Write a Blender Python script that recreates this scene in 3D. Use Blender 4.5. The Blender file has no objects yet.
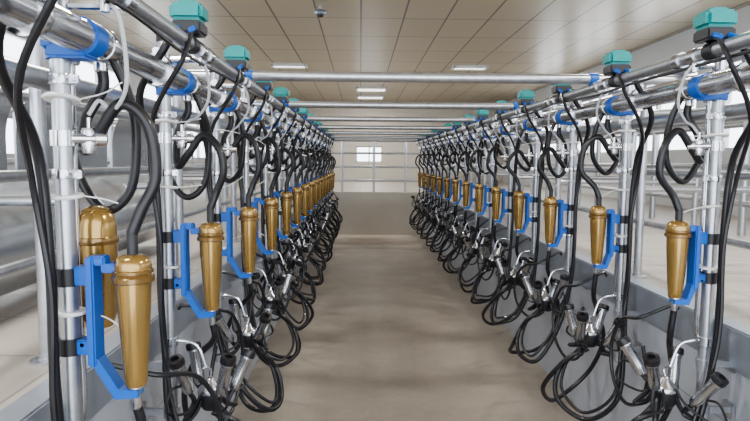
import bpy, bmesh, math, random
from mathutils import Vector, Matrix
random.seed(7)
C = bpy.context.scene.collection
R = math.radians

# ---------------------------------------------------------------- materials
def mat(name, col, rough=.5, metal=0., noise=0., nscale=20., trans=0., bump=0., emit=None, estr=0., coat=0., spots=None):
    m = bpy.data.materials.new(name); m.use_nodes = True
    nt = m.node_tree; b = nt.nodes['Principled BSDF']
    b.inputs['Base Color'].default_value = (*col, 1)
    b.inputs['Roughness'].default_value = rough
    b.inputs['Metallic'].default_value = metal
    if trans: b.inputs['Transmission Weight'].default_value = trans
    if coat: b.inputs['Coat Weight'].default_value = coat
    if emit:
        b.inputs['Emission Color'].default_value = (*emit, 1); b.inputs['Emission Strength'].default_value = estr
    tc = nt.nodes.new('ShaderNodeTexCoord'); nz = nt.nodes.new('ShaderNodeTexNoise')
    nz.inputs['Scale'].default_value = nscale; nz.inputs['Detail'].default_value = 5
    nt.links.new(tc.outputs['Object'], nz.inputs['Vector'])
    if noise:
        cr = nt.nodes.new('ShaderNodeMix'); cr.data_type = 'RGBA'
        cr.inputs[6].default_value = (*[c*(1-noise) for c in col], 1)
        cr.inputs[7].default_value = (*[min(1, c*(1+noise)) for c in col], 1)
        nt.links.new(nz.outputs['Fac'], cr.inputs[0]); last = cr.outputs[2]
        if spots:
            n2 = nt.nodes.new('ShaderNodeTexNoise'); n2.inputs['Scale'].default_value = spots; n2.inputs['Detail'].default_value = 8; n2.inputs['Roughness'].default_value = .7
            nt.links.new(tc.outputs['Object'], n2.inputs['Vector'])
            rp = nt.nodes.new('ShaderNodeValToRGB'); rp.color_ramp.elements[0].position = .35; rp.color_ramp.elements[0].color = (.88,.875,.87,1)
            rp.color_ramp.elements[1].position = .62; rp.color_ramp.elements[1].color = (1.03,1.03,1.03,1)
            nt.links.new(n2.outputs['Fac'], rp.inputs[0])
            mu_ = nt.nodes.new('ShaderNodeMix'); mu_.data_type = 'RGBA'; mu_.blend_type = 'MULTIPLY'; mu_.inputs[0].default_value = 1
            nt.links.new(last, mu_.inputs[6]); nt.links.new(rp.outputs[0], mu_.inputs[7]); last = mu_.outputs[2]
        nt.links.new(last, b.inputs['Base Color'])
    if bump:
        bp = nt.nodes.new('ShaderNodeBump'); bp.inputs['Strength'].default_value = bump
        nt.links.new(nz.outputs['Fac'], bp.inputs['Height']); nt.links.new(bp.outputs['Normal'], b.inputs['Normal'])
    return m

def tile_mat(name, c1, c2, joint, bw, rh, mortar, rough=.4, offset=0., rot=(0,0,0), metal=0.):
    m = mat(name, c1, rough, metal)
    nt = m.node_tree; b = nt.nodes['Principled BSDF']
    tc = nt.nodes.new('ShaderNodeTexCoord'); mp = nt.nodes.new('ShaderNodeMapping')
    mp.inputs['Rotation'].default_value = rot
    br = nt.nodes.new('ShaderNodeTexBrick')
    br.offset = offset; br.inputs['Scale'].default_value = 1
    br.inputs['Color1'].default_value = (*c1, 1); br.inputs['Color2'].default_value = (*c2, 1)
    br.inputs['Mortar'].default_value = (*joint, 1); br.inputs['Mortar Size'].default_value = mortar
    br.inputs['Brick Width'].default_value = bw; br.inputs['Row Height'].default_value = rh
    br.inputs['Mortar Smooth'].default_value = .1
    nt.links.new(tc.outputs['Object'], mp.inputs['Vector']); nt.links.new(mp.outputs[0], br.inputs['Vector'])
    nt.links.new(br.outputs['Color'], b.inputs['Base Color'])
    return m

M = dict(
    galv=mat('galvanised_steel', (.50,.52,.56), .32, .85, .25, 30, bump=.05),
    steel=mat('stainless_steel', (.66,.68,.72), .2, .95, .12, 12),
    chrome=mat('polished_steel', (.70,.71,.74), .2, 1., .1, 10),
    cup=mat('worn_steel_shell', (.50,.51,.54), .24, .95, .2, 14),
    black=mat('black_rubber', (.012,.012,.016), .38, 0, .3, 15, coat=.2),
    blackp=mat('black_plastic', (.02,.02,.025), .4, 0, .2, 15),
    blue=mat('blue_plastic', (.013,.12,.50), .38, 0, .12, 14),
    teal=mat('teal_plastic', (.010,.25,.25), .4, 0, .12, 12),
    amber=mat('amber_plastic', (.45,.285,.085), .20, .5, .12, 9, trans=.38, coat=.7),
    amberd=mat('amber_plastic_deep', (.22,.13,.04), .18, .45, .15, 9, coat=.7),
    amberi=mat('amber_inner_insert', (.14,.08,.03), .35, .2, .2, 12),
    white=mat('white_plastic', (.8,.8,.8), .4, 0, .05),
    tubeg=mat('clear_grey_tube', (.55,.57,.6), .25, 0, .1, 10),
    floor=mat('pit_concrete', (.40,.355,.305), .50, 0, .10, 22, spots=3.0, bump=.03),
    curb=mat('curb_steel', (.30,.33,.38), .35, .4, .15, 8),
    pitwall=tile_mat('pit_wall_tile', (.42,.45,.51), (.39,.42,.48), (.27,.29,.33), .6, .3, .004, .35, 0, (R(90),0,R(90))),
    pitend=mat('pit_end_plaster', (.60,.56,.50), .6, 0, .08, 3),
    plat=tile_mat('platform_tile', (.43,.395,.355), (.405,.37,.33), (.27,.245,.22), .5, .5, .006, .45),
    wall=tile_mat('wall_panel', (.60,.62,.64), (.58,.60,.62), (.38,.39,.41), 1.2, 1.0, .008, .5, 0, (R(90),0,R(90))),
    wallend=mat('end_wall_plaster', (.52,.49,.44), .6, 0, .06, 3),
    ceil=tile_mat('ceiling_panel', (.43,.36,.265), (.395,.33,.235), (.03,.024,.018), .6, 1.2, .012, .30),
    frame=mat('window_frame_white', (.6,.62,.64), .4),
    lamp=mat('lamp_diffuser', (.9,.9,.88), .4, emit=(1,.98,.94), estr=1.6),
    trough=mat('dull_steel_sheet', (.26,.29,.34), .35, .5, .12, 5),
    sheet=mat('brushed_steel_sheet', (.52,.55,.59), .24, .75, .12, 4),
)

# ---------------------------------------------------------------- geometry helpers
def catmull(pts, per=7):
    P = [Vector(p) for p in pts]
    if len(P) == 2: return P
    P = [P[0]*2-P[1]] + P + [P[-1]*2-P[-2]]
    out = []
    for i in range(1, len(P)-2):
        a, b, c, d = P[i-1:i+3]
        for j in range(per):
            t = j/per
            out.append(.5*((2*b)+(c-a)*t+(2*a-5*b+4*c-d)*t*t+(3*b-a-3*c+d)*t**3))
    out.append(P[-2]); return out

def tube(bm, pts, r, n=8, per=7, smooth=True):
    P = catmull(pts, per) if smooth else [Vector(p) for p in pts]
    T = []
    for i in range(len(P)):
        T.append((P[min(i+1, len(P)-1)]-P[max(i-1, 0)]).normalized())
    up = Vector((0,0,1)) if abs(T[0].z) < .9 else Vector((1,0,0))
    nrm = (up - T[0]*up.dot(T[0])).normalized()
    rings = []
    for i, p in enumerate(P):
        nrm = (nrm - T[i]*nrm.dot(T[i])).normalized()
        bn = T[i].cross(nrm)
        rings.append([bm.verts.new(p + r*(math.cos(2*math.pi*k/n)*nrm + math.sin(2*math.pi*k/n)*bn)) for k in range(n)])
    for a, b in zip(rings, rings[1:]):
        for k in range(n): bm.faces.new((a[k], a[(k+1)%n], b[(k+1)%n], b[k]))
    bm.faces.new(rings[0][::-1]); bm.faces.new(rings[-1])

def lathe(bm, prof, loc=(0,0,0), axis=(0,0,1), n=20):
    q = Vector((0,0,1)).rotation_difference(Vector(axis).normalized()); L = Vector(loc)
    rings = []
    for r, z in prof:
        rings.append([bm.verts.new(L + q @ Vector((max(r,.0005)*math.cos(2*math.pi*k/n), max(r,.0005)*math.sin(2*math.pi*k/n), z))) for k in range(n)])
    for a, b in zip(rings, rings[1:]):
        for k in range(n): bm.faces.new((a[k], a[(k+1)%n], b[(k+1)%n], b[k]))
    bm.faces.new(rings[0][::-1]); bm.faces.new(rings[-1])

def box(bm, lo, hi, bev=0.):
    b2 = bmesh.new(); bmesh.ops.create_cube(b2, size=1)
    for v in b2.verts:
        v.co = Vector([(lo[i]+hi[i])/2 + v.co[i]*abs(hi[i]-lo[i]) for i in range(3)])
    if bev: bmesh.ops.bevel(b2, geom=b2.edges[:], offset=bev, segments=2, affect='EDGES')
    me = bpy.data.meshes.new('t'); b2.to_mesh(me); b2.free(); bm.from_mesh(me); bpy.data.meshes.remove(me)

ORG = {}
def obj(name, bm, m, parent=None, origin=None, smooth=True):
    o = Vector(origin) if origin is not None else (ORG[parent.name] if parent else Vector((0,0,0)))
    bmesh.ops.recalc_face_normals(bm, faces=bm.faces[:])
    bmesh.ops.translate(bm, verts=bm.verts[:], vec=-o)
    me = bpy.data.meshes.new(name); bm.to_mesh(me); bm.free()
    me.materials.append(M[m])
    if smooth:
        for p in me.polygons: p.use_smooth = True
        me.set_sharp_from_angle(angle=R(42))
    ob = bpy.data.objects.new(name, me); C.objects.link(ob)
    if parent: ob.parent = parent
    else: ob.location = o
    ORG[ob.name] = o
    return ob
def tag(o, label, cat, group=None):
    o['label'] = label; o['category'] = cat
    if group: o['group'] = group
    return o
def thing(name, origin):
    o = bpy.data.objects.new(name, None); o.empty_display_size = .05
    C.objects.link(o); o.location = origin; ORG[o.name] = Vector(origin); return o
def struct(name, bm, m, smooth=False):
    o = obj(name, bm, m, None, (0,0,0), smooth); o['kind'] = 'structure'; return o
def dup(o, parent=None):
    c = o.copy(); C.objects.link(c)
    if parent: c.parent = parent
    for ch in list(o.children): dup(ch, c)
    return c
NB = bmesh.new

# ---------------------------------------------------------------- constants
PL, PR = -.70, 1.31          # pole rows
WL, WR = -.83, 1.44          # pit walls
PZ = .92                     # platform height
END = 12.6; FAR = 20.; CEIL = 3.6; XL, XR = -4.2, 4.9
SP = .73

# ---------------------------------------------------------------- shell
b = NB(); box(b, (WL,-2,-.1), (WR,END,0)); struct('floor', b, 'floor')
b = NB(); box(b, (XL,-2,-.1), (WL,FAR,PZ)); struct('floor_platform_left', b, 'plat')
b = NB(); box(b, (WR,-2,-.1), (XR,FAR,PZ)); struct('floor_platform_right', b, 'plat')
b = NB(); box(b, (WL,END+.06,-.1), (WR,FAR,PZ)); struct('floor_platform_end', b, 'plat')
b = NB(); box(b, (WL-.01,-2,0), (WL+.015,END,PZ-.1)); struct('wall_pit_left', b, 'pitwall')
b = NB(); box(b, (WR-.015,-2,0), (WR+.01,END,PZ-.1)); struct('wall_pit_right', b, 'pitwall')
b = NB(); box(b, (WL,END,0), (WR,END+.06,PZ+.01)); struct('wall_pit_end', b, 'pitend')
b = NB(); box(b, (WL-.06,-2,PZ-.1), (WL+.03,END,PZ+.06), .006); struct('trim_1', b, 'curb')
b = NB(); box(b, (WR-.03,-2,PZ-.1), (WR+.06,END,PZ+.06), .006); struct('trim_2', b, 'curb')
b = NB(); box(b, (XL-.2,-2,CEIL), (XR+.2,FAR+.2,CEIL+.1)); struct('ceiling', b, 'ceil')

wn = [0]
def side_wall(name, x0, x1, fx, wz0):
    b = NB()
    wz1 = 3.15
    box(b, (x0,-2,0), (x1,FAR,wz0)); box(b, (x0,-2,wz1), (x1,FAR,CEIL))
    y = -2.
    wins = [(-.2+2.9*i, 2.2+2.9*i) for i in range(6)]
    for a, c in wins:
        box(b, (x0,y,wz0), (x1,a,wz1)); y = c
    box(b, (x0,y,wz0), (x1,FAR,wz1))
    struct(name, b, 'wall')
    for a, c in wins:
        wn[0] += 1
        f = NB()
        for (ya, yb, za, zb) in ((a,c,wz0,wz0+.06),(a,c,wz1-.06,wz1),(a,a+.06,wz0,wz1),(c-.06,c,wz0,wz1),((a+c)/2-.03,(a+c)/2+.03,wz0,wz1)):
            box(f, (fx-.03,ya,za), (fx+.03,yb,zb))
        struct('window_%d' % wn[0], f, 'frame')
side_wall('wall_left', XL-.2, XL, XL-.06, 1.6)
side_wall('wall_right', XR, XR+.2, XR+.06, 1.75)
b = NB(); ops = [(-.15,.75)]; z0, z1 = 1.55, 2.1
box(b, (XL,FAR,0), (XR,FAR+.2,z0)); box(b, (XL,FAR,z1), (XR,FAR+.2,CEIL)); x = XL
for a, c in ops: box(b, (x,FAR,z0), (a,FAR+.2,z1)); x = c
box(b, (x,FAR,z0), (XR,FAR+.2,z1)); struct('wall_back', b, 'wallend')
for a, c in ops:
    wn[0] += 1; f = NB()
    for (xa, xb, za, zb) in ((a,c,z0,z0+.04),(a,c,z1-.04,z1),(a,a+.04,z0,z1),(c-.04,c,z0,z1),((a+c)/2-.02,(a+c)/2+.02,z0,z1)):
        box(f, (xa,FAR+.04,za), (xb,FAR+.1,zb))
    struct('window_%d' % wn[0], f, 'frame')

ORD = ['nearest','second nearest','third nearest','fourth nearest','fifth nearest','sixth nearest','seventh nearest','eighth nearest',
       'ninth nearest','tenth nearest','eleventh nearest','twelfth nearest','thirteenth nearest','fourteenth nearest','fifteenth nearest']
def lamp(x, y, w, l, label, power):
    t = thing('ceiling_light', (x,y,CEIL))
    b = NB(); 
    for s in (-1,1):
        box(b, (x+s*w/2-.02,y-l/2-.02,CEIL-.05), (x+s*w/2+.02,y+l/2+.02,CEIL)); box(b, (x-w/2,y+s*l/2-.02,CEIL-.05), (x+w/2,y+s*l/2+.02,CEIL))
    obj('frame', b, 'frame', t, smooth=False)
    b = NB(); box(b, (x-w/2+.02,y-l/2+.02,CEIL-.03), (x+w/2-.02,y+l/2-.02,CEIL-.005)); obj('diffuser', b, 'lamp', t, smooth=False)
    tag(t, label, 'ceiling light', 'ceiling lights')
    la = bpy.data.lights.new('lamp', 'AREA'); la.shape = 'RECTANGLE'; la.size = w-.06; la.size_y = l-.06; la.energy = power; la.color = (1,.96,.90)
    lo = bpy.data.objects.new('lamp', la); lo.location = (x,y,CEIL-.055); C.objects.link(lo)
for s, x, sd in ((0,-1.5,'left'),(1,2.3,'right')):
    for i, y in enumerate((1.2,4.6,12.5)):  # nearer pairs are unseen lamps added for fill; only the farthest pair is real
        lamp(x, y, .7, .3, 'rectangular ceiling light panel over the %s platform, %s of its row, unseen ones added for fill' % (sd, ORD[i]), 60 if y < 10 else 70)
for i, y in enumerate((16.4,18.4)):
    lamp(.3, y, .8, .7, 'square ceiling light panel beyond the pit end, %s one of two' % ('nearer','farther')[i], 45)
t = thing('ceiling_gauge', (-.53,7.8,CEIL))
b = NB(); lathe(b, [(.02,0),(.02,-.05)], (-.53,7.8,CEIL)); obj('stem', b, 'galv', t)
b = NB(); lathe(b, [(.03,-.04),(.075,-.055),(.085,-.08),(.075,-.105),(.04,-.115)], (-.53,7.8,CEIL)); obj('housing', b, 'trough', t)
b = NB(); lathe(b, [(.045,-.112),(.04,-.13),(.015,-.14)], (-.53,7.8,CEIL)); obj('dial', b, 'blackp', t)
tag(t, 'small round fitting hanging under the ceiling above the left pipes', 'ceiling fitting')

# ---------------------------------------------------------------- station prototypes (u inward from pole, y along, z)
NV = 7
def protos(s, X0, Y0, var):
    P = lambda u, y, z: (X0+s*u, Y0+y, z)
    rnd = random.Random(var*31+(s > 0)*7+3)
    j = lambda a: rnd.uniform(-a, a)
    hf = .92 if s > 0 else .82
    rf = 1.0 if s > 0 else .95
    dz = -.025 if s > 0 else -.010
    H = lambda z: 1.37-(1.36-z)*hf          # bracket heights
    G = lambda z: H(z)+dz                    # meter heights
    mu = .155 if s > 0 else .125
    out = {}
    # pole
    t = thing('support_pole', P(0,0,.62))
    b = NB(); tube(b, [P(0,0,.60), P(0,0,2.02)], .022, 14, smooth=False); obj('pipe', b, 'galv', t)
    b = NB(); lathe(b, [(.025,0),(.025,.02),(.018,.03),(0,.032)], P(0,0,2.015)); obj('end_cap', b, 'blackp', t)
    for z in (.66, .84):
        b = NB(); box(b, P(-.115,-.03,z-.03), P(-.105,.03,z+.03), .002); box(b, P(-.11,-.008,z-.012), P(0,.008,z+.012)); lathe(b, [(.029,-.02),(.029,.02)], P(0,0,z))
        obj('wall_clamp', b, 'galv', t)
    b = NB(); box(b, P(-.02,-.032,1.83), P(.075,.032,1.865), .006); box(b, P(-.03,-.032,1.85), P(.0,.032,1.93), .006); lathe(b, [(.030,-.03),(.030,.03)], P(0,0,1.86)); lathe(b, [(.044,-.028),(.044,.028)], P(.06,0,1.88), (0,1,0))
    obj('pipe_clamp', b, 'blue', t)
    b = NB(); tube(b, [P(0,0,1.955), P(.15,0,1.955)], .011, 8, smooth=False); lathe(b, [(.028,-.02),(.028,.02)], P(.15,0,1.97), (0,1,0)); lathe(b, [(.028,-.018),(.028,.018)], P(0,0,1.955))
    obj('cross_arm', b, 'steel', t)
    b = NB(); tube(b, [P(0,0,.93), P(.05,0,.93), P(.10,0,.91), P(.13,0,.83)], .006, 8); lathe(b, [(.028,-.015),(.028,.015)], P(0,0,.93)); obj('hanger_arm', b, 'steel', t)
    for z in (1.56, 1.16, 1.78):
        zz = z+j(.03); b = NB(); lathe(b, [(.026,-.012),(.027,-.008),(.027,.008),(.026,.012)], P(0,0,zz), n=14); box(b, P(.022,-.012,zz-.01), P(.045,.0,zz+.01), .002); lathe(b, [(.005,0),(.005,.03)], P(.036,-.02,zz), (0,1,0), 8)
        obj('ring_clamp', b, 'steel', t)
    zv = 1.66+j(.02)
    b = NB(); lathe(b, [(.028,-.018),(.028,.018)], P(0,0,zv)); lathe(b, [(.012,0),(.012,.05),(.018,.052),(.018,.075),(.010,.078)], P(.02,0,zv), (s,.5,0), 12); lathe(b, [(.016,-.03),(.019,-.02),(.019,.02),(.016,.03)], P(.05,.025,zv-.005), (0,0,1), 12); lathe(b, [(.006,0),(.006,.03)], P(.05,.025,zv+.02), (0,0,1), 8)
    obj('valve', b, 'chrome', t)
    for z in (1.20+j(.05), 1.48+j(.05), 1.73+j(.03)):
        a = j(1.2)
        b = NB(); lathe(b, [(.040,-.004),(.042,0),(.040,.004)], P(0,.0,z), (0,j(.2),1), 12); tube(b, [P(.035,.01,z), P(.08,.03+a*.02,z+.02*a), P(.115,.035+a*.03,z+.045*a)], .002, 5); obj('cable_tie', b, 'white', t)
    out['support_pole'] = t
    # bracket
    t = thing('meter_bracket', P(.03,0,1.0))
    b = NB()
    box(b, P(.050,-.026,H(1.07)), P(.070,.030,1.368), .004)
    box(b, P(.02,-.02,1.30), P(.06,.02,1.345), .004); box(b, P(.02,-.02,H(1.10)), P(.06,.02,H(1.14)), .004)
    obj('back_plate', b, 'blue', t)
    za = 1.359+dz*.75
    b = NB(); box(b, P(.052,-.02,1.348), P(.095,.02,1.370), .004); box(b, P(.085,-.018,za-.010), P(mu-.02,.018,za+.012), .003); lathe(b, [(.032,-.008),(.032,.006)], P(mu,0,za)); obj('upper_arm', b, 'blue', t)
    b = NB(); 
    v = [(.050,H(1.09)),(.073,H(1.09)),(mu-.035,G(1.035)),(mu+.01,G(1.032)),(mu+.01,G(1.012)),(mu-.045,G(1.008))]
    A = [b.verts.new(P(u,-.02,z)) for u, z in v]; B = [b.verts.new(P(u,.02,z)) for u, z in v]
    b.faces.new(A); b.faces.new(B[::-1])
    for i in range(6): b.faces.new((A[i], A[(i+1)%6], B[(i+1)%6], B[i]))
    obj('lower_arm', b, 'blue', t)
    for z in (1.32, H(1.12)):
        b = NB(); lathe(b, [(.028,-.02),(.028,.02)], P(0,0,z)); obj('pole_clamp', b, 'blackp', t)
    out['meter_bracket'] = t
    # meter: hollow translucent cup, dark insert inside
    t = thing('milk_meter', P(mu,0,G(1.03)))
    c = P(mu,0,0)
    pr = [(.023,1.04),(.026,1.048),(.0275,1.07),(.032,1.14),(.0365,1.215),(.0390,1.262),(.0400,1.29),(.0405,1.31),(.0405,1.324)]
    inn = [(.0375,1.324),(.0365,1.27),(.033,1.21),(.029,1.14),(.0245,1.075),(.0225,1.058)]
    b = NB(); lathe(b, [(r*rf, G(z)) for r, z in pr+inn], c, n=36); obj('body', b, 'amber', t)
    b = NB(); lathe(b, [(.012,G(1.062)),(.014,G(1.12)),(.018,G(1.20)),(.022,G(1.27)),(.024,G(1.30))], c, n=20); obj('inner_float', b, 'amberi', t)
    b = NB(); lathe(b, [(r*rf, G(z)) for r, z in [(.046,1.318),(.049,1.321),(.049,1.333),(.046,1.336),(.043,1.340),(.047,1.343),(.047,1.350),(.044,1.352)]], c, n=32); obj('collar', b, 'amberd', t)
    b = NB(); lathe(b, [(r*rf, z+dz) for r, z in [(.043,1.361),(.043,1.372),(.041,1.382),(.034,1.392),(.020,1.398),(.012,1.399)]], c, n=32); obj('lid', b, 'amber', t)
    b = NB(); lathe(b, [(.013,1.395+dz),(.013,1.43),(.009,1.435)], c, n=14); obj('inlet', b, 'blackp', t)
    b = NB(); lathe(b, [(r, G(z)) for r, z in [(.010,.975),(.012,.98),(.012,1.03),(.022,1.035),(.022,1.045)]], c, n=16); obj('outlet', b, 'chrome', t)
    out['milk_meter'] = t
    # pulsator
    yo = -.20
    t = thing('pulsator', P(.15,yo,1.99))
    b = NB(); box(b, P(.103,yo-.045,1.998), P(.197,yo+.045,2.038), .006); lathe(b, [(.028,-.025),(.028,.025)], P(.15,yo,1.97), (0,1,0)); obj('base', b, 'blackp', t)
    b = NB(); box(b, P(.098,yo-.048,2.038), P(.202,yo+.048,2.095), .012); box(b, P(.122,yo-.028,2.092), P(.178,yo+.028,2.104), .005); obj('housing', b, 'teal', t)
    for du in (-.025, .025):
        b = NB(); lathe(b, [(.009,0),(.009,.035),(.007,.045)], P(.15+du,yo-.04,2.012), (0,-1,-.35), 10); obj('nozzle', b, 'blue', t)
    out['pulsator'] = t
    b = NB(); tube(b, [P(.0,.09,1.84), P(-.02,.09,1.80), P(-.02,.09,1.2), P(-.02,.09,.95), P(-.05,.09,.90)], .011, 10, 5)
    out['drop_tube'] = obj('drop_tube', b, 'steel', None, P(0,.09,1.84))
    a = j(.05)
    b = NB(); tube(b, [P(.15,-.10,1.95), P(.17,-.07,1.90), P(.16,-.02,1.82+a), P(.11,.02,1.76+a), P(.07,.04,1.74), P(.05,.025,1.705)], .005, 7, 7)
    out['thin_tube'] = obj('thin_tube', b, 'tubeg', None, P(.15,-.10,1.95))
    # hoses
    a = j(.03); c2 = j(.03)
    b = NB(); tube(b, [P(.05,.10,1.845), P(.05,.11,1.78), P(.02,.08,1.70), P(.025,.05,1.60+a), P(.07,.03,1.64+a), P(.13,.02,1.71+a), P(.19,.02+c2,1.66+a), P(.205,.02+c2,1.56), P(mu+.02,.01,1.48), P(mu,0,1.425)], .0140, 10)
    out['milk_hose'] = obj('milk_hose', b, 'black', None, P(.05,.10,1.845))
    a = j(.04); c2 = j(.05); d = j(.05)
    b = NB()
    tube(b, [P(.125,yo-.07,1.995), P(.10,yo-.11,1.93), P(.0,yo-.04,1.80), P(-.02,-.075,1.62), P(-.012,-.055,1.35), P(-.012,-.055,1.10), P(.0,-.06,.90), P(.04,-.11+c2,.70), P(.12+a,-.16+c2,.50+d), P(.23+a,-.13,.38+a), P(.31,-.03,.41), P(.28,.04,.54), P(.17,.02,.66)], .0120, 10)
    out['vacuum_hose'] = obj('vacuum_hose', b, 'black', None, P(.125,yo-.07,1.995))
    b = NB()
    tube(b, [P(.175,yo-.07,1.995), P(.16,yo-.12,1.90), P(.05,yo-.06,1.74), P(-.02,-.10,1.55), P(.0,-.08,1.3), P(-.005,-.08,1.05), P(.01,-.08,.88), P(.06,-.12+c2,.72), P(.14+a,-.17+c2,.53+d), P(.25+a,-.14,.42+a), P(.29,-.04,.46), P(.25,.03,.57), P(.17,.03,.67)], .0078, 8)
    out['pulse_hose'] = obj('pulse_hose', b, 'black', None, P(.175,yo-.07,1.995))
    a = j(.05); c2 = j(.04); d = j(.04)
    b = NB(); tube(b, [P(mu,0,G(.985)), P(mu,.02,.93), P(.06,.12,.82), P(-.02,.22,.64), P(.01,.28+c2,.44), P(.12+d,.28+c2,.30+a), P(.26+a,.20,.30+a), P(.32+d,.09,.43), P(.25,.02,.60), P(.15,0,.66)], .0120, 9)
    out['long_milk_hose'] = obj('long_milk_hose', b, 'black', None, P(mu,0,G(.985)))
    a = j(.05); c2 = j(.04)
    b = NB(); tube(b, [P(-.10,.20,1.785), P(-.095,.20,1.72), P(-.05,.19,1.58+a), P(.02,.17,1.50+a), P(.09,.15+c2,1.56+a), P(.11,.14+c2,1.68), P(.10,.13,1.78), P(.075,.12,1.85)], .0125, 9)
    out['bow_hose'] = obj('bow_hose', b, 'black', None, P(-.10,.20,1.785))
    b = NB(); pts = [P(-.07,.32,.97), P(-.04,.32,.985)]
    rr = .18+j(.03); tl = .35+j(.25); cz0 = .72+j(.03)
    for k in range(8):
        an = R(-5+44*k); q = rr*(1+j(.04)); pts.append(P(.10+.008*k+q*tl*math.sin(an), .33+q*math.sin(an)*(1-tl*.3), cz0+q*1.15*math.cos(an)))
    tube(b, pts, .0082, 8, 6)
    out['coiled_hose'] = obj('coiled_hose', b, 'black', None, P(-.07,.32,.97))
    # cluster
    cu, cz = .145, .73
    t = thing('milking_cluster', P(cu,0,cz-.06))
    b = NB(); lathe(b, [(.012,-.060),(.030,-.055),(.042,-.035),(.046,0),(.044,.012)], P(cu,0,cz), n=20); obj('claw_bowl', b, 'blackp', t)
    b = NB(); lathe(b, [(.047,.008),(.048,.014),(.040,.03),(.022,.042),(.015,.058),(.007,.064)], P(cu,0,cz), n=20); obj('claw_cover', b, 'cup', t)
    b = NB(); tube(b, [P(cu,0,cz+.06), P(cu,.012,cz+.085), P(cu-.015,0,cz+.10), P(cu-.025,-.008,cz+.095)], .004, 6); obj('hook', b, 'chrome', t)
    for sx in (-1,1):
        for sy in (-1,1):
            dx = Vector((s*sx*(.30+j(.22)), sy*(.34+j(.22)), 1)).normalized()
            base = Vector(P(cu+sx*.062+j(.012), sy*.066+j(.012), cz+.01+j(.04)))
            cup = NB(); lathe(cup, [(.012,-.012),(.016,-.006),(.0200,0),(.0215,.03),(.0215,.108),(.024,.111),(.024,.121),(.020,.123)], base, dx, 18)
            co = obj('teat_cup', cup, 'cup', t)
            ORG[co.name] = ORG[t.name]
            l = NB(); lathe(l, [(.022,.120),(.028,.123),(.029,.136),(.027,.147),(.014,.149),(.013,.135)], base, dx, 18); obj('liner', l, 'black', co)
            e = base - dx*.01
            l = NB(); tube(l, [e, e-dx*.05, Vector(P(cu+sx*.075, sy*.08, cz-.075)), Vector(P(cu+sx*.046, sy*.046, cz-.055)), Vector(P(cu+sx*.022, sy*.022, cz+.005))], .0095, 8); obj('short_milk_tube', l, 'black', co)
            mpt = base + dx*.03
            outv = Vector((s*sx*.5, sy*.9, 0)).normalized()
            q = 1+j(.5)
            l = NB(); tube(l, [mpt+outv*.015, mpt+outv*.05*q, mpt+outv*.065*q-Vector((0,0,.055*q)), Vector(P(cu+sx*.05, sy*.085, cz-.03)), Vector(P(cu+sx*.02, sy*.025, cz+.03))], .005, 6); obj('short_pulse_tube', l, 'blackp', co)
    out['milking_cluster'] = t
    return out

LAB = {
 'support_pole': ('galvanised upright pole with blue pipe clamp at its top, {o} in the {s} row', 'pole', 'upright poles of the {s} row'),
 'meter_bracket': ('blue plastic bracket holding the {o} amber milk meter of the {s} row', 'bracket', 'blue meter brackets of the {s} row'),
 'milk_meter': ('tapered amber plastic milk meter, {o} in the {s} row', 'milk meter', 'amber milk meters of the {s} row'),
 'pulsator': ('teal pulsator box clamped on the upper pipe, {o} in the {s} row', 'pulsator', 'teal pulsators of the {s} row'),
 'drop_tube': ('thin steel drop tube beside the {o} pole of the {s} row', 'tube', 'steel drop tubes of the {s} row'),
 'thin_tube': ('thin grey tube from upper pipe to valve of the {o} pole, {s} row', 'tube', 'thin grey tubes of the {s} row'),
 'milk_hose': ('black hose arching into the top of the {o} amber meter, {s} row', 'hose', 'arched black hoses of the {s} row'),
 'vacuum_hose': ('thick black hose running down the {o} pole of the {s} row', 'hose', 'thick pole hoses of the {s} row'),
 'pulse_hose': ('slimmer black hose beside the thick one on the {o} pole, {s} row', 'hose', 'slim pole hoses of the {s} row'),
 'long_milk_hose': ('black hose looping from under the {o} amber meter, {s} row', 'hose', 'looping milk hoses of the {s} row'),
 'bow_hose': ('thick black hose sagging under the pipes beyond the {o} pole, {s} row', 'hose', 'sagging hoses under the {s} pipes'),
 'coiled_hose': ('round black hose loop hanging at pit edge beyond the {o} cluster, {s} row', 'hose', 'round hose loops of the {s} row'),
 'milking_cluster': ('hanging milking cluster with four steel teat cups, {o} in the {s} row', 'milking cluster', 'milking clusters of the {s} row'),
}
YS = {}
for s, X0, Y0, side, n in ((1,PL,1.40,'left',15),(-1,PR,2.13,'right',14)):
    YS[side] = [Y0+SP*k for k in range(n)]
    vs = [protos(s, X0, Y0+SP*v, v) for v in range(NV)]
    for k in range(n):
        v = (k if k < NV else random.randrange(NV))
        for key, o in vs[v].items():
            c = o if k < NV else dup(o)
            if k >= NV: c.location.y = o.location.y + SP*(k-v)
            l, cat, g = LAB[key]
            tag(c, l.format(o=ORD[k], s=side), cat, g.format(s=side))

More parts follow.
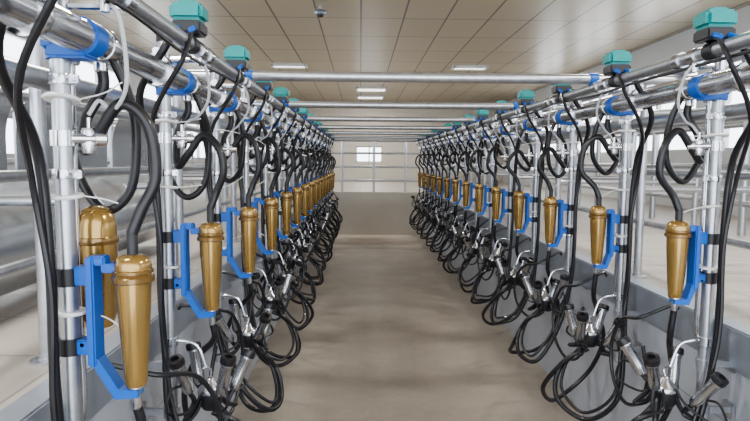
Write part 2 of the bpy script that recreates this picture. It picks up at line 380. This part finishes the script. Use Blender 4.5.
# ---------------------------------------------------------------- long pipes
for s, X0, side in ((1,PL,'left'),(-1,PR,'right')):
    x = X0+s*.06
    t = thing('milk_line', (x,.3,1.88))
    b = NB(); tube(b, [(x,.3,1.88),(x,12.3,1.88)], .039, 20, smooth=False); obj('pipe', b, 'steel', t)
    b0 = None
    for i, y in enumerate(YS[side]):
        if b0 is None:
            b = NB(); lathe(b, [(.041,-.03),(.043,-.026),(.043,.026),(.041,.03)], (x,y+.10,1.88), (0,1,0)); lathe(b, [(.016,0),(.016,.03),(.012,.034)], (x-s*.01,y+.10,1.85), (0,0,-1), 12)
            b0 = obj('milk_inlet', b, 'chrome', t); yb = y
            b = NB(); lathe(b, [(.048,-.012),(.051,-.008),(.051,.008),(.048,.012)], (x,y-.24,1.88), (0,1,0)); box(b, (x-.012,y-.255,1.92), (x+.012,y-.225,1.95), .003)
            b1 = obj('pipe_joint', b, 'chrome', t)
        else:
            for q in (b0, b1):
                c = q.copy(); C.objects.link(c); c.parent = t; c.location = (0, y-yb, 0)
    tag(t, 'thick stainless milk line running along the tops of the %s poles' % side, 'pipe')
    x = X0+s*.15
    t = thing('air_line', (x,.3,1.97))
    b = NB(); tube(b, [(x,.3,1.97),(x,12.3,1.97)], .023, 16, smooth=False); obj('pipe', b, 'galv', t)
    f0 = None
    for y in YS[side]:
        if f0 is None:
            b = NB(); lathe(b, [(.028,-.02),(.028,.02)], (x,y-.10,1.97), (0,1,0), 14); lathe(b, [(.010,0),(.010,.03)], (x,y-.10,1.945), (0,0,-1), 10)
            f0 = obj('tube_fitting', b, 'chrome', t); yb = y
        else:
            c = f0.copy(); C.objects.link(c); c.parent = t; c.location = (0, y-yb, 0)
    tag(t, 'upper galvanised pipe carrying the teal pulsators of the %s row' % side, 'pipe')
    x = X0-s*.10
    b = NB(); tube(b, [(x,.3,1.80),(x,12.3,1.80)], .028, 16, smooth=False)
    tag(obj('vacuum_line', b, 'galv', None, (x,.3,1.80)), 'galvanised vacuum pipe running behind the %s poles' % side, 'pipe')
    x = X0-s*.05
    b = NB(); tube(b, [(x,.3,1.94),(x,12.3,1.94)], .018, 12, smooth=False)
    tag(obj('wash_line', b, 'steel', None, (x,.3,1.94)), 'thin steel wash pipe above the vacuum pipe of the %s row' % side, 'pipe')
    b = NB(); x2 = X0+s*.16
    pts = [(x2+random.uniform(-.01,.01), .3+.36*i, 1.935+random.uniform(-.012,.012)) for i in range(34)]
    tube(b, pts, .006, 6, 3); tag(obj('power_cable', b, 'blackp', None, pts[0]), 'thin black cable strung under the upper %s pipe' % side, 'cable')
    # tall uprights behind the row carrying one more rail
    x = X0-s*.30
    b = NB(); tube(b, [(x,.3,2.06),(x,12.3,2.06)], .026, 16, smooth=False)
    tag(obj('upper_rail', b, 'galv', None, (x,.3,2.06)), 'galvanised rail carried by tall uprights above and behind the %s row' % side, 'pipe')
    h0 = None
    for i in range(7):
        y = 1.95+1.46*i
        if h0 is None:
            xx = x-s*.052; t = thing('tall_upright', (xx,y,PZ))
            b = NB(); tube(b, [(xx,y,PZ),(xx,y,2.14)], .024, 14, smooth=False); obj('pipe', b, 'galv', t)
            b = NB(); lathe(b, [(.055,0),(.055,.008),(.028,.012),(.028,.03)], (xx,y,PZ)); obj('foot_plate', b, 'galv', t)
            b = NB(); lathe(b, [(.027,-.01),(.027,.01),(.02,.018)], (xx,y,2.14)); obj('end_cap', b, 'blue', t)
            b = NB(); lathe(b, [(.031,-.025),(.031,.025)], (xx,y,2.06)); lathe(b, [(.032,-.022),(.032,.022)], (x,y,2.06), (0,1,0)); obj('rail_clamp', b, 'steel', t)
            h0 = t; o = t
        else:
            o = dup(h0); o.location.y = y
        tag(o, 'tall galvanised upright with blue cap standing on the platform, %s behind the %s row' % (ORD[i], side), 'pole', 'tall uprights behind the %s row' % side)

# crossbars
for i in range(7):
    y = 2.93+1.46*i; t = thing('crossbar', (-.98,y,2.01))
    xr_ = 1.585 if i else 3.0
    b = NB(); tube(b, [(-.98,y,2.014),(xr_,y,2.014)], .025, 16, smooth=False); obj('pipe', b, 'galv', t)
    for x in (PL+.15, PR-.15):
        b = NB(); lathe(b, [(.031,-.02),(.031,.02)], (x,y,2.014), (1,0,0)); box(b, (x-.015,y-.015,1.975), (x+.015,y+.015,2.0)); obj('clamp', b, 'blue', t)
    tag(t, 'galvanised crossbar spanning the aisle between both pipe rows, %s' % ORD[i], 'pipe', 'crossbars over the aisle')

# amber bowl behind first left bracket, carried by the pole
t = thing('filter_bowl', (-.67,1.54,1.18))
c = (-.690,1.535,0)
b = NB(); lathe(b, [(.034,1.16),(.044,1.19),(.049,1.30),(.050,1.37),(.050,1.382),(.047,1.382),(.047,1.37),(.046,1.30),(.041,1.195)], c, n=36); obj('bowl', b, 'amber', t)
b = NB(); lathe(b, [(.053,1.380),(.055,1.384),(.055,1.396),(.053,1.400)], c, n=36); obj('ring', b, 'amberd', t)
b = NB(); lathe(b, [(.051,1.400),(.050,1.43),(.045,1.454),(.032,1.472),(.012,1.479)], c, n=36); obj('dome', b, 'amber', t)
b = NB(); lathe(b, [(.020,1.198),(.026,1.22),(.026,1.345),(.034,1.35),(.034,1.37)], c, n=18); obj('inner_filter', b, 'amberi', t)
b = NB(); box(b, (-.700,1.42,1.30), (-.675,1.49,1.325), .003); lathe(b, [(.027,-.015),(.027,.015)], (-.70,1.40,1.3125)); obj('mount', b, 'blackp', t)
tag(t, 'amber domed filter bowl behind the nearest blue bracket on the left', 'filter bowl')

# ---------------------------------------------------------------- platform rails
for s, X0, side in ((1,PL,'left'),(-1,PR,'right')):
    o0 = None
    xo = lambda d: X0-s*d
    for i in range(7):
        y = 2.5+1.46*i
        if o0 is None:
            b = NB(); z = PZ
            tube(b, [(xo(.55),y,z),(xo(.55),y,z+.5),(xo(.55),y,z+.86),(xo(.60),y,z+.97),(xo(.72),y,z+1.02),(xo(1.5),y,z+1.02),(xo(1.75),y,z+.92),(xo(1.85),y,z+.7),(xo(1.85),y,z+.3),(xo(1.85),y,z)], .024, 12, 5)
            tube(b, [(xo(.55),y,z+.5),(xo(1.85),y,z+.5)], .021, 12, smooth=False)
            for d in (.55, 1.85): lathe(b, [(.05,0),(.05,.008),(.024,.012),(.024,.03)], (xo(d),y,z), n=16)
            o = obj('stall_divider', b, 'galv', None, (xo(.55),y,PZ)); o0 = o
        else:
            o = o0.copy(); C.objects.link(o); o.location.y = y
        tag(o, 'bent galvanised stall divider on the %s platform, %s' % (side, ORD[i]), 'stall divider', 'stall dividers of the %s platform' % side)
    for z, w in ((.30,'lowest'),(.62,'middle'),(.90,'upper')):
        xx = xo(.55-.047)
        b = NB(); tube(b, [(xx,1.0,PZ+z),(xx,12.3,PZ+z)], .021, 12, smooth=False)
        tag(obj('rump_rail', b, 'galv', None, (xx,1.0,PZ+z)), '%s galvanised rail running just behind the %s poles along the stall dividers' % (w, side), 'rail')
    xr = X0-s*2.3
    t = thing('breast_rail', (xr,0,PZ))
    for z in (.30,.65,1.05):
        b = NB(); tube(b, [(xr,-.5,PZ+z),(xr,12.4,PZ+z)], .030, 12, smooth=False); obj('rail', b, 'galv', t)
    p0 = None
    for i in range(8):
        if p0 is None:
            b = NB(); tube(b, [(xr,.3,PZ),(xr,.3,PZ+1.15)], .035, 12, smooth=False); p0 = obj('post', b, 'galv', t)
        else:
            c = p0.copy(); C.objects.link(c); c.parent = t; c.location = (0,1.7*i,0)
    tag(t, 'galvanised breast rail with posts along the far side of the %s platform' % side, 'railing')

# curved steel sheets on the left platform
def sheet_mesh(prof, y0, y1, th=.008):
    b = NB(); n = len(prof)
    A = [b.verts.new((px,y0,pz)) for px, pz in prof]; B = [b.verts.new((px,y1,pz)) for px, pz in prof]
    A2 = [b.verts.new((px-th,y0,pz-th)) for px, pz in prof]; B2 = [b.verts.new((px-th,y1,pz-th)) for px, pz in prof]
    for i in range(n-1):
        b.faces.new((A[i],A[i+1],B[i+1],B[i])); b.faces.new((A2[i],A2[i+1],B2[i+1],B2[i]))
        b.faces.new((A[i],A[i+1],A2[i+1],A2[i])); b.faces.new((B[i],B[i+1],B2[i+1],B2[i]))
    b.faces.new((A[0],B[0],B2[0],A2[0])); b.faces.new((A[-1],B[-1],B2[-1],A2[-1]))
    return b
def panel(y0, y1, label):
    x = -2.05; t = thing('sheet_panel', (x,(y0+y1)/2,PZ))
    prof = [(x,PZ+.60),(x,PZ+.80)]+[(x+.25-.25*math.cos(R(a)), PZ+.80+.32*math.sin(R(a))) for a in range(10,91,10)]
    obj('sheet', sheet_mesh(prof, y0, y1), 'sheet', t)
    for y in (y0+.08, y1-.08):
        b = NB(); tube(b, [(x-.035,y,PZ),(x-.035,y,PZ+.96)], .022, 12, smooth=False); obj('post', b, 'galv', t)
    tag(t, label, 'panel', 'curved steel sheet panels on the left platform')
panel(2.2, 3.45, 'curved grey steel sheet panel at the left edge above the bulging shield')
panel(3.55, 4.8, 'curved grey steel sheet panel seen between the two nearest left poles')
panel(4.9, 6.15, 'curved grey steel sheet panel, farthest of the three on the left platform')
def shield(y0, y1, label):
    x = -1.75; t = thing('splash_shield', (x,(y0+y1)/2,PZ))
    prof = [(x+.34*math.sin(R(a))*.9, PZ+.30-.26*math.cos(R(a))*1.0) for a in range(10,171,16)]
    prof = prof+[(x-.02,PZ+.58)]
    obj('sheet', sheet_mesh(prof, y0, y1), 'sheet', t)
    b = NB(); tube(b, [(x-.02,y0,PZ+.585),(x-.02,y1,PZ+.585)], .014, 10, smooth=False); obj('rim', b, 'blackp', t)
    for y in (y0+.06, y1-.06):
        b = NB(); tube(b, [(x-.03,y,PZ),(x-.03,y,PZ+.58)], .02, 12, smooth=False); obj('post', b, 'galv', t)
    tag(t, label, 'shield', 'bulging steel shields on the left platform')
shield(2.1, 3.3, 'bulging stainless shield low at the left edge, dark rim on top')
shield(3.4, 4.6, 'bulging stainless shield behind the nearest left hoses, farther of two')

# gate across the far end of the pit
t = thing('end_gate', (.3,12.9,PZ))
for z in (.25,.55,.85,1.12):
    b = NB(); tube(b, [(-1.1,12.9,PZ+z),(1.7,12.9,PZ+z)], .024, 10, smooth=False); obj('rail', b, 'galv', t)
for x in (-1.1,-.4,.3,1.0,1.7):
    b = NB(); tube(b, [(x,12.9,PZ),(x,12.9,PZ+1.2)], .028, 10, smooth=False); obj('post', b, 'galv', t)
tag(t, 'galvanised pipe gate standing across the far end of the pit', 'gate')

# ---------------------------------------------------------------- light
w = bpy.data.worlds.new('world'); bpy.context.scene.world = w; w.use_nodes = True
bg = w.node_tree.nodes['Background']; bg.inputs[0].default_value = (.90,.95,1,1); bg.inputs[1].default_value = 4.1
try: bpy.context.scene.view_settings.look = 'AgX - Medium High Contrast'
except Exception: pass

cam = bpy.data.cameras.new('camera'); co = bpy.data.objects.new('camera', cam); C.objects.link(co)
cam.lens = 28; cam.sensor_width = 36; cam.clip_start = .05
co.matrix_world = Matrix.Translation((0,0,1.6)) @ Matrix.Rotation(R(-1.47),4,'Z') @ Matrix.Rotation(R(90-4.85),4,'X') @ Matrix.Rotation(R(.4),4,'Z')
bpy.context.scene.camera = co
